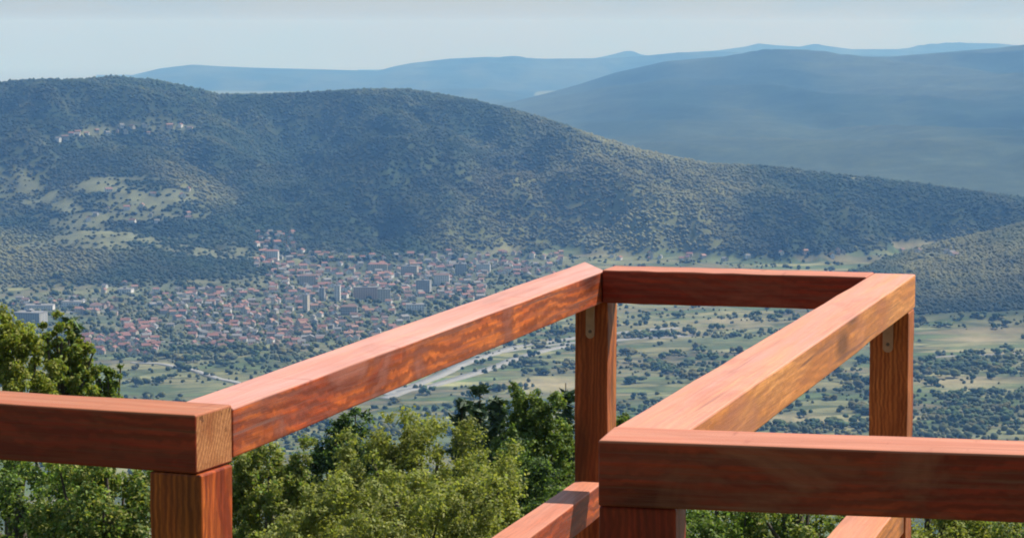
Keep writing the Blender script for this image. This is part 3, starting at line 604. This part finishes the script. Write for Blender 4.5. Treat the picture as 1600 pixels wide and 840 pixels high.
# big buildings first, so that houses keep clear of them
BIG = [  # px, py base, width px, height px, depth m, wall, roof, label
    (572,468,40,19,14,'peach','grey','long peach apartment block in the middle of the town'), (600,472,20,20,14,'cream','grey','cream apartment block standing before the long peach block'),
    (648,490,28,14,22,'white','grey','wide white hall at the near side of the town centre'), (478,487,8,27,12,'cream','grey','slim cream tower block at the left of the town centre'),
    (503,470,8,20,12,'grey','grey','grey tower block right of the slim cream tower'), (527,470,9,24,12,'white','grey','white tower block left of the long peach block'),
    (662,458,22,20,13,'grey','grey','grey apartment block right of the long peach block'), (690,446,24,17,13,'white','brown','white apartment block under a brown roof right of the town centre'),
    (640,430,26,14,13,'beige','grey','beige apartment block behind the town centre'), (590,425,30,12,13,'cream','red','cream apartment block with red roof behind the town centre'),
    (720,430,18,18,13,'grey','grey','narrow grey apartment block at the right end of the town'), (545,492,26,13,13,'grey','brown','low grey apartment block in the near part of the town'),
    (755,425,22,12,13,'white','grey','white block nearest the railing at the right end of the town'), (425,405,20,12,13,'white','red','white block with red roof on the slope above the town'),
    (45,505,44,17,30,'grey','grey','long grey factory shed behind the yellow green tree'), (112,481,32,9,25,'white','grey','white industrial shed above the left trees'), (148,486,18,9,20,'white','brown','small white shed with brown roof above the left trees'),
    (60,485,44,8,25,'white','grey','long white warehouse at the far left'), (195,459,22,7,20,'white','grey','white barn below the dark wooded spur'), (480,446,26,15,13,'beige','brown','beige apartment block at the left of the upper town')]
bigpos = []
for (bx, by, bw, bh, dp, wl, rf, lab) in BIG:
    p, ok = ground([bx], [by]); p = p[0]; s = p[1]/F; w_, h_ = bw*s/2, bh*s; bigpos.append((p[0], p[1]+dp/2, w_+6, dp/2+6))
    root = empty('apartment_block' if bh > 10 else 'shed', (float(p[0]), float(p[1]+dp/2), float(p[2])), lab, 'building', None)
    root.rotation_euler = (0, 0, random.uniform(-.25, .25))
    bm = bmesh.new(); bm_box(bm, -w_, w_, -dp/2, dp/2, -4, h_); obj_bm('wall', bm, M_wall[wl], root)
    bm = bmesh.new(); nz = max(1, int(h_/3.2)); nx = max(2, int(2*w_/3.6))
    for iz in range(nz):
        for ix in range(nx):
            X0 = -w_+(ix+.25)*2*w_/nx; Z0 = .9+iz*(h_-.6)/nz
            bm_box(bm, X0, X0+w_/nx, -dp/2-.06, -dp/2+.02, Z0, Z0+1.5)
        for iy in range(3):
            Y0 = -dp/2+(iy+.3)*dp/3; bm_box(bm, w_-.02, w_+.06, Y0, Y0+1.4, .9+iz*(h_-.6)/nz, 2.4+iz*(h_-.6)/nz)
    o = obj_bm('window_rows', bm, M_glass, root); o['kind'] = 'stuff'
    bm = bmesh.new()
    if rf == 'grey':
        bm_box(bm, -w_-.4, w_+.4, -dp/2-.4, dp/2+.4, h_+.01, h_+.6); bm_box(bm, -w_*.3, w_*.1, -2, 2, h_+.61, h_+3)
    else:
        e = .7; rh = dp*.2; v = [bm.verts.new(q) for q in ((-w_-e, -dp/2-e, h_), (w_+e, -dp/2-e, h_), (w_+e, dp/2+e, h_), (-w_-e, dp/2+e, h_), (-w_+dp*.3, 0, h_+rh), (w_-dp*.3, 0, h_+rh))]
        for f in ((0,1,5,4),(1,2,5),(2,3,4,5),(3,0,4),(3,2,1,0)): bm.faces.new([v[i] for i in f])
    obj_bm('roof', bm, M_roof[rf], root)
def clear(p): return all(abs(p[0]-b[0]) > b[2]+6 or abs(p[1]-b[1]) > b[3]+6 for b in bigpos)
pts = [q for q in pts if clear(q[0])]
vis = [q for q in pts if not HIDE_T(np.array(q[1]), np.array(q[2]-4))]; hid = [q for q in pts if HIDE_T(np.array(q[1]), np.array(q[2]-4))]
vis.sort(key=lambda q: q[0][1]); rs = []
for c, (p, a, b, zi) in enumerate(vis+hid):
    t = HT[int(rng.choice(len(HT), p=pw))]
    if zi in (6, 7) and rng.uniform() < .8: t = (t[0], 'red')
    rz = float(rng.choice([0, math.pi/2])+rng.normal(.15, .3)); s = float(rng.uniform(.66, .98))
    if c < min(300, len(vis)):
        o = bpy.data.objects.new('house', HM[t][0]); COL.objects.link(o); o.location = tuple(float(v) for v in p); o.rotation_euler = (0, 0, rz); o.scale = (s, s, s)
        r = bpy.data.objects.new('roof', HM[t][1]); COL.objects.link(r); r.parent = o
        (zx0, zx1), (zy0, zy1) = ZONES[zi][:2]; fx, fy = (a-zx0)/(zx1-zx0), (b-zy0)/(zy1-zy0)
        sub = (('back ' if fy < .33 else 'mid ' if fy < .66 else 'front ')+('left', 'centre', 'right')[min(2, int(fx*3))]) if zi < 6 else ('left end', 'middle', 'right end')[min(2, int(fx*3))]
        lab = '%s%s %s house, %s roof, %s, %s' % ('big ' if s > .88 else 'small ' if s < .76 else '', 'end-on' if abs(math.sin(rz)) > .75 else 'slanting' if abs(math.sin(rz)) > .35 else 'broadside', t[0], t[1], ZONES[zi][3], sub); tag(o, lab, 'house', lab.replace('house', 'houses', 1))
    else: rs.append((p, t, rz, s))
bm = bmesh.new(); mats = []
for (p, t, rz, s) in rs:
    Mx = Matrix.Translation(Vector([float(v) for v in p])) @ Matrix.Rotation(rz, 4, 'Z') @ Matrix.Scale(s, 4)
    for me in HM[t]:
        n0_ = len(bm.faces); nv = len(bm.verts); bm.from_mesh(me); bm.verts.ensure_lookup_table(); bm.faces.ensure_lookup_table()
        bmesh.ops.transform(bm, matrix=Mx, verts=bm.verts[nv:])
        for f in bm.faces[n0_:]:
            m = me.materials[f.material_index]
            if m not in mats: mats.append(m)
            f.material_index = mats.index(m)
if rs:
    o = obj_bm('town_houses', bm, mats); tag(o, 'the many farther small houses of the town in the valley', 'houses', kind='stuff')

# ------------------------------------------------------------------ foreground trees on the slope
def leaf_cloud(C, Rl, n, size, cols, jit=.55, up=.25, seed=0, aspect=.6):
    """n leaves on the shells of the lobes C (centres) with radii Rl"""
    r = np.random.default_rng(seed); w = Rl**2; li = r.choice(len(C), n, p=w/w.sum())
    tw = r.normal(0, 1, (len(C), 9, 3)); tw[..., 2] += up; tw /= np.linalg.norm(tw, axis=2)[..., None]   # nine twigs to a lobe
    tl = r.uniform(.7, 1.2, (len(C), 9)); ti = r.integers(0, 9, n); d = tw[li, ti]; f = r.uniform(.25, 1, n)**.6
    P0 = C[li]+d*(Rl[li]*tl[li, ti]*f)[:, None]+r.normal(0, 1, (n, 3))*(Rl[li]*.24)[:, None]
    nr = d*.7+r.normal(0, jit, (n, 3))+np.array((0, 0, .3)); nr /= np.linalg.norm(nr, axis=1)[:, None]
    t = np.cross(nr, r.normal(0, 1, (n, 3))); t /= np.linalg.norm(t, axis=1)[:, None]; b = np.cross(nr, t)
    s = size*r.uniform(.6, 1.35, n)[:, None]
    V = np.stack([P0-t*s*.5, P0+b*s*aspect*.5+nr*s*.08, P0+t*s*.5, P0-b*s*aspect*.5+nr*s*.08], 1).reshape(-1, 3)
    k = r.integers(0, len(cols), n); lc = r.uniform(.8, 1.2, len(C))[li]
    c = np.array(cols)[k]*(r.uniform(.75, 1.25, n)*lc)[:, None]
    return V, np.arange(4*n).reshape(n, 4), np.repeat(c, 4, 0)
def broadleaf(label, px, py_top, depth, w_px, h_px, nl, nleaf, leaf, cols, seed, lobe=.17, tip=None, open_=0.0, group=None):
    r = np.random.default_rng(seed); s = depth/F; top = at_depth(px, py_top-6, depth); rx, rz = w_px*s/2, h_px*s/2
    gz = float(Hs(np.array([top.x]), np.array([depth]))[0]); cz = top.z-rz
    nl = int(nl*1.9); lobe = lobe*.88
    d = r.normal(0, 1, (nl, 3)); d[:, 2] = np.abs(d[:, 2])*1.15-.5; d /= np.linalg.norm(d, axis=1)[:, None]
    rad = r.uniform(.45, 1, (nl, 1))**.4*(1-lobe*.8)
    C = d*rad*np.array((rx, rx*.9, rz))*(1+.13*r.normal(0, 1, (nl, 1)))
    C[:, 2] = np.minimum(C[:, 2], rz*.9)
    Rl = r.uniform(.6, 1.4, nl)*lobe*min(rx, rz*1.2)
    if tip is not None:                                # a few sprays that stand out of the outline
        for (dx, dz, q) in tip: 
            for t in (.35, .55, .7, .85, 1.0): C = np.vstack([C, (dx*s*(.4+.6*t)+r.normal(0, .3*q*s), r.normal(0, q*s), dz*s*t)]); Rl = np.append(Rl, q*s*(1.9-.9*t))
    off = np.array((top.x, depth, cz)); root = empty('broadleaf_tree', (top.x, depth, gz), label, 'tree', group)
    V, Fq, c = leaf_cloud(C, Rl, int(nleaf*1.7), leaf*.80, cols, seed=seed); V = V+off-np.array((top.x, depth, gz))
    cr = mesh_np('crown', V, Fq, c, M_leaf); cr.parent = root; cr['kind'] = 'stuff'
    h0 = cz-gz; parts = [tube_np([(0, 0, -.4), (.08, 0, h0*.5), (.02, .05, h0), (0, 0, h0+rz*.7)], [.2*rx/2+.06, .15*rx/2+.05, .09*rx/2+.04, .02], 8)]
    tk = mesh_np('trunk', *parts[0], None, M_bark, True); tk.parent = root
    for q in C[r.choice(len(C), min(14, len(C)), replace=False)]:
        a = np.array((.02, .03, h0*r.uniform(.65, 1.02))); e = q+np.array((0, 0, h0)); m_ = a*.5+e*.5+np.array((0, 0, -.12*rz))
        V, Fq = tube_np([a, m_, e], [.05, .035, .012], 5); o = mesh_np('branch', V, Fq, None, M_bark, True); o.parent = root
    return root
def conifer(label, px, py_top, depth, h_m, r_m, n, cols, seed, group=None):
    r = np.random.default_rng(seed); top = at_depth(px, py_top, depth); gz = float(Hs(np.array([top.x]), np.array([depth]))[0]); Ht = top.z-gz; h_m = min(h_m, Ht*.95)
    root = empty('conifer_tree', (top.x, depth, gz), label, 'tree', group)
    nb = int(h_m/.22)*6; V, Fq, cc = [], [], []; k = 0; bparts = []
    lev = r.uniform(0, 1, nb)**.8; az = r.uniform(0, 6.28, nb); ln = (.12+lev*r_m)*r.uniform(.7, 1.15, nb)
    per = max(4, n//nb); P_, D_ = [], []
    for t, a, l in zip(lev, az, ln):
        dirv = np.array((math.cos(a), math.sin(a), .25-.55*t)); z = Ht-h_m*t-.02
        f = r.uniform(.15, 1, per)**.7; P_.append(np.array((0, 0, z))+dirv*(f*l)[:, None]+r.normal(0, .05+.03*l, (per, 3))); D_.append(np.tile(dirv, (per, 1)))
        if l > .5: bparts.append(tube_np([(0, 0, z), tuple(np.array((0, 0, z))+dirv*l*.9)], [.02, .006], 4))
    P_ = np.concatenate(P_); D_ = np.concatenate(D_); m = len(P_)
    t = D_+r.normal(0, .55, (m, 3)); t /= np.linalg.norm(t, axis=1)[:, None]; b = np.cross(t, r.normal(0, 1, (m, 3))); b /= np.linalg.norm(b, axis=1)[:, None]
    s = r.uniform(.10, .2, m)[:, None]; V = np.stack([P_-t*s, P_+b*s*.28, P_+t*s, P_-b*s*.28], 1).reshape(-1, 3)
    c = np.repeat(np.array(cols)[r.integers(0, len(cols), m)]*r.uniform(.7, 1.3, (m, 1)), 4, 0)
    cr = mesh_np('crown', V, np.arange(4*m).reshape(m, 4), c, M_needle); cr.parent = root; cr['kind'] = 'stuff'
    tk = mesh_np('trunk', *tube_np([(0, 0, -.3), (0, 0, Ht*.5), (0, 0, Ht)], [.16, .09, .012], 7), None, M_bark, True); tk.parent = root
    if bparts: o = mesh_np('branches', *join_np(bparts), None, M_bark); o.parent = root; o['kind'] = 'stuff'
    return root
YG = [(.23,.27,.05),(.28,.29,.065),(.17,.22,.045),(.24,.23,.055)]
OL = [(.25,.26,.072),(.30,.295,.09),(.18,.205,.058),(.225,.26,.07)]
GR = [(.135,.21,.05),(.17,.24,.06),(.09,.145,.04),(.205,.245,.07)]
DK = [(.045,.082,.034),(.06,.098,.04),(.038,.066,.03)]
G1 = 'trees growing on the slope below the lookout'
broadleaf('yellow green broadleaf tree at the left edge rising behind the left beam', 5, 486, 36, 170, 330, 60, 15000, .075, YG, 1, .16, [(-40,160,10),(10,150,9),(30,120,10)], group=G1)
broadleaf('thin loose yellowish tree whose pointed sprays stand before the factory shed', 95, 494, 39, 120, 300, 42, 8500, .07, YG+GR[:1], 2, .13, [(-8,146,7),(14,132,6),(-26,128,7),(30,98,8),(40,70,8)], group=G1)
conifer('slim dark conifer in the middle of the loose yellowish tree', 112, 503, 41, 7, .55, 3800, DK+GR[:1], 3, G1)
broadleaf('low green tree with a thin drooping tip right of the loose yellowish tree', 155, 566, 40, 100, 210, 40, 6500, .07, GR+YG[:1], 4, .16, [(32,92,5),(14,80,6)], group=G1)
broadleaf('dark green tree in the corner under the left beam', 25, 690, 30, 270, 330, 60, 13000, .07, GR+DK[:1], 5, .16, group=G1)
broadleaf('mid green tree between the left beam and its post', 165, 705, 28, 270, 320, 70, 15000, .065, GR+OL[:2], 6, .15, group=G1)
broadleaf('large light olive tree filling the gap under the sloping left beam', 650, 640, 38, 350, 430, 130, 32000, .075, OL, 7, .12, [(-10,200,16),(90,178,18),(-120,165,18),(140,110,20),(160,60,20)], group=G1)
broadleaf('light olive tree leaning to the left post beside the large olive tree', 420, 694, 36, 225, 380, 90, 22000, .072, OL+GR[:1], 8, .13, [(60,185,14),(-40,170,14)], group=G1)
broadleaf('broad olive bushy tree lowest in front of the large olive tree', 620, 745, 31, 440, 300, 120, 26000, .065, OL, 9, .11, group=G1)
broadleaf('shaded dark tree behind the light olive trees', 545, 640, 46, 170, 280, 50, 10000, .085, DK+GR[:1], 10, .17, group=G1)
broadleaf('pale green tree top peeping between the two olive trees under the beam', 390, 680, 43, 130, 200, 30, 6000, .08, GR+OL, 11, .17, group=G1)
conifer('small dark conifer left of the bright green tree', 722, 626, 62, 7, .9, 3500, DK, 12, G1)
conifer('tallest dark conifer spire left of the bright green tree', 750, 606, 64, 8, .85, 4200, DK, 13, G1)
conifer('dark conifer touching the bright green tree', 776, 622, 60, 7, .9, 3500, DK, 14, G1)
conifer('dark conifer just left of the far left post', 884, 598, 66, 8, .8, 4000, DK, 15, G1)
broadleaf('bright green tree with a pointed top left of the far left post', 836, 604, 50, 150, 330, 85, 20000, .09, GR+[(.11,.15,.03),(.13,.16,.035)], 16, .15, [(-32,158,9),(-28,146,12),(0,140,14)], group=G1)
broadleaf('dark bushy tree at the foot of the bright green tree', 800, 690, 45, 180, 220, 50, 9000, .08, DK+GR[:2], 17, .17, group=G1)
broadleaf('green tree top showing between the far left post and the right beam', 985, 628, 48, 110, 260, 40, 8000, .085, GR, 18, .17, group=G1)
for k, (px, pt, wd_, cs, lb) in enumerate(((1120, 768, 300, GR, 'green tree crown just below the right near beam beside its post'), (1250, 760, 300, GR+OL, 'green tree crown under the middle of the right near beam'), (1450, 772, 300, OL, 'light green tree crown right of the lower right rail'), (1590, 770, 300, GR+OL, 'light green tree crown at the bottom right corner'))):
    broadleaf(lb, px, pt, 27, wd_, 240, 45, 10000, .06, cs, 20+k, .16, group=G1)
for k, (px, pt) in enumerate(((880, 770), (1010, 760), (1330, 850))):
    broadleaf(('dark green tree below the far left post', 'dark green tree hidden behind the near right post', 'green tree under the lower right rail')[k], px, pt, 34, 200, 250, 40, 7000, .075, GR+DK[:1], 30+k, .17, group=G1)
# undergrowth on the slope between the trunks
n = 2600; u = rng.uniform(-.3, .3, n); y = rng.uniform(22, 150, n); x = u*y
z = Hs(x, y); V, Fc, cv = blobs(np.c_[x, y, z-.3], rng.uniform(.5, 1.3, n), rng.uniform(.8, 1.9, n), tree_cols(rng.uniform(0, .6, n), rng.uniform(0, .7, n)))
o = mesh_np('undergrowth', V, Fc, cv, M_wild); tag(o, 'low green undergrowth covering the slope below the trees', 'undergrowth', kind='stuff')

# ------------------------------------------------------------------ haze
bm = bmesh.new(); bm_box(bm, -g*.64, g*.64, -4200, g+2900, FL-40, 150)
m = bpy.data.materials.new('haze'); m.use_nodes = True; nt = m.node_tree; nt.nodes.clear()
v = nn(nt, 'ShaderNodeVolumePrincipled'); v.inputs['Color'].default_value = (.20, .48, 1, 1); v.inputs['Absorption Color'].default_value = (1, 1, 1, 1)
v.inputs['Density'].default_value = 6.3e-5; v.inputs['Anisotropy'].default_value = 0
nt.links.new(v.outputs[0], nn(nt, 'ShaderNodeOutputMaterial').inputs['Volume'])
hz = obj_bm('haze', bm, m); tag(hz, kind='stuff')
hz['label'] = 'pale blue summer haze filling the valley air'; hz['category'] = 'haze'
